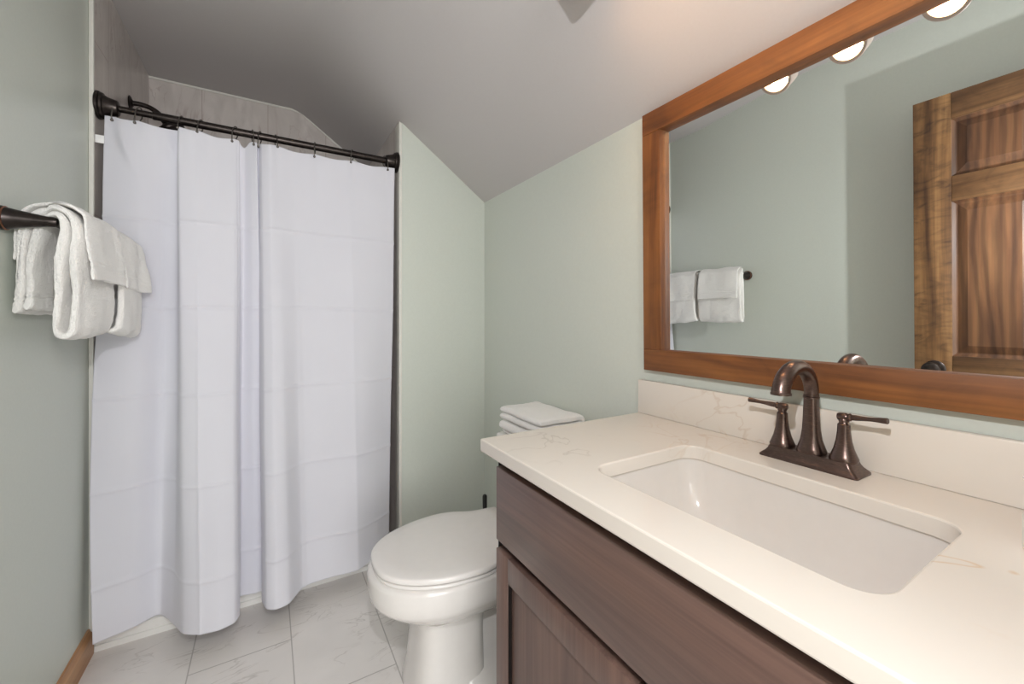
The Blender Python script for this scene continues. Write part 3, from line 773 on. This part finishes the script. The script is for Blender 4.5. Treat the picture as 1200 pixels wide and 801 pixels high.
for j in range(NR+1):
    tz = j/NR; row = []
    for i in range(NC+1):
        xt = pt[i].x; zt_ = ztop(xt); z = ZB + (zt_-ZB)*tz
        w_ = (1-tz)**1.05
        p = pb[i]*w_ + pt[i]*(1-w_)
        # hung cloth: soft waves that start at the rings and die out
        e = min(range(len(ringX)), key=lambda k: abs(xt-ringX[k]))
        near = math.exp(-((xt-ringX[e])/.02)**2)
        y = p.y + (near*.006)*math.exp(-(1-tz)/.05) + .006*noise.noise(Vector((p.x*9, z*1.3, 2)))*(1-.5*tz)
        x = p.x + .003*noise.noise(Vector((p.x*5, z*2.1, 7)))
        fi = i/NC*22          # the left panel bows back behind the leading edge of the next one
        if fi < 5: y += .040*math.sin(PI*tz)**.8*math.exp(-((fi-3.9)/1.3)**2)*min(1, max(0, (4.7-fi)/.6))
        if 8.6 < fi < 14.4: y += .022*math.sin(PI*tz)**.8
        # sharp storage creases
        cr = 0
        for zc in (.24, .56, .88, 1.20, 1.52): cr += math.exp(-abs(z-zc-.006*noise.noise(Vector((p.x*3, zc, 0))))/.0055)
        y -= .0052*cr
        for ic in (3.0, 6.0, 18.0, 20.0): y -= .0034*math.exp(-abs(i/NC*22-ic)/.10)*min(1, (1-tz)*2)
        # a pinch under the third ring and at the left corner
        y += -.010*math.exp(-((xt+.33-(1.86-z)*.25)/.02)**2)*math.exp(-((z-1.80)/.05)**2)
        y += -.012*math.exp(-((xt+.47-(1.88-z)*.30)/.018)**2)*math.exp(-((z-1.78)/.07)**2)
        if i < 24: x -= .017*math.sin(PI*min(1, max(0, (1.35-z)/1.35))**.9)*(1-i/24)
        x = max(x, SXL+.003)
        row.append(bm.verts.new((x, y, z)))
    grid.append(row)
for j in range(NR):
    for i in range(NC):
        bm.faces.new((grid[j][i], grid[j][i+1], grid[j+1][i+1], grid[j+1][i]))
cur = obj('shower_curtain', bm, M['curtain'], angle=180, label='long white fabric shower curtain drawn across the shower opening', category='shower curtain')
md = cur.modifiers.new('thickness', 'SOLIDIFY'); md.thickness = .0009; md.offset = 0
# little white care tag sewn to its left edge
obj('care_tag', bx(-.521, -.498, 1.984, 1.9855, 1.778, 1.806, bev=.0004), simple('white_tag', (.86, .86, .86), .7), cur)

bm = bmesh.new(); pts = []
for k in range(25):
    th = 2*PI*k/24 + PI*.5
    pts.append((0, .0205*math.cos(th)*(1 if math.sin(th) > 0 else .8), -.018 + .0405*math.sin(th)))
pts[-1] = pts[0]
tube(bm, pts, .0021, 8, caps=False)
bmesh.ops.create_uvsphere(bm, u_segments=12, v_segments=8, radius=.0050, matrix=Matrix.Translation((0, -.004, -.059)))
def cloth_y(x):
    return min(((abs(p.x-x), p.y) for p in pt))[1]
ring0 = obj('curtain_ring', bm, M['steel'], angle=80)
words = ['leftmost', 'second from left', 'third from left', 'fourth from left', 'fifth from left', 'sixth from left', 'seventh from left', 'eighth from left', 'third from right', 'second from right', 'rightmost']
for k, x in enumerate(ringX):
    o = ring0 if k == 0 else ring0.copy()
    if k: C.objects.link(o)
    o.location = (x, RY, RZ); o.rotation_euler = (-math.atan2(RY-cloth_y(x)+.002, .057), 0, random.uniform(.15, .38)*random.choice((-1, 1)))
    o['label'] = 'dark metal curtain ring, %s on the shower rod' % words[k]; o['category'] = 'curtain ring'; o['group'] = 'rings on the shower rod'

t = empty('shower_fixture', label='dark bronze shower head on a bent arm high on the tiled wall', category='shower')
ay, az = 2.41, 2.108
bm = bmesh.new(); axis_lathe(bm, (SXL+.0005, ay, az), (1, 0, 0), [(0, .030), (.003, .031), (.006, .026), (.010, .014), (.013, .012)], 24); obj('flange', bm, M['iron'], t)
bm = bmesh.new()
P_, _ = spline([(SXL+.004, ay, az), (-.49, ay, az+.002), (-.455, ay, az-.004), (-.425, ay, az-.022), (-.405, ay, az-.045)], 20)
tube(bm, P_, .0105, 16); obj('arm', bm, M['iron'], t)
dn = Vector((.55, 0, -1)).normalized()
bm = bmesh.new(); axis_lathe(bm, (-.408, ay, az-.040), dn, [(0, .013), (.012, .016), (.020, .014), (.030, .022), (.045, .052), (.055, .056), (.060, .054), (.061, .0)], 32); obj('spray_face', bm, M['iron'], t)
settle(t, (SXL, ay, az))
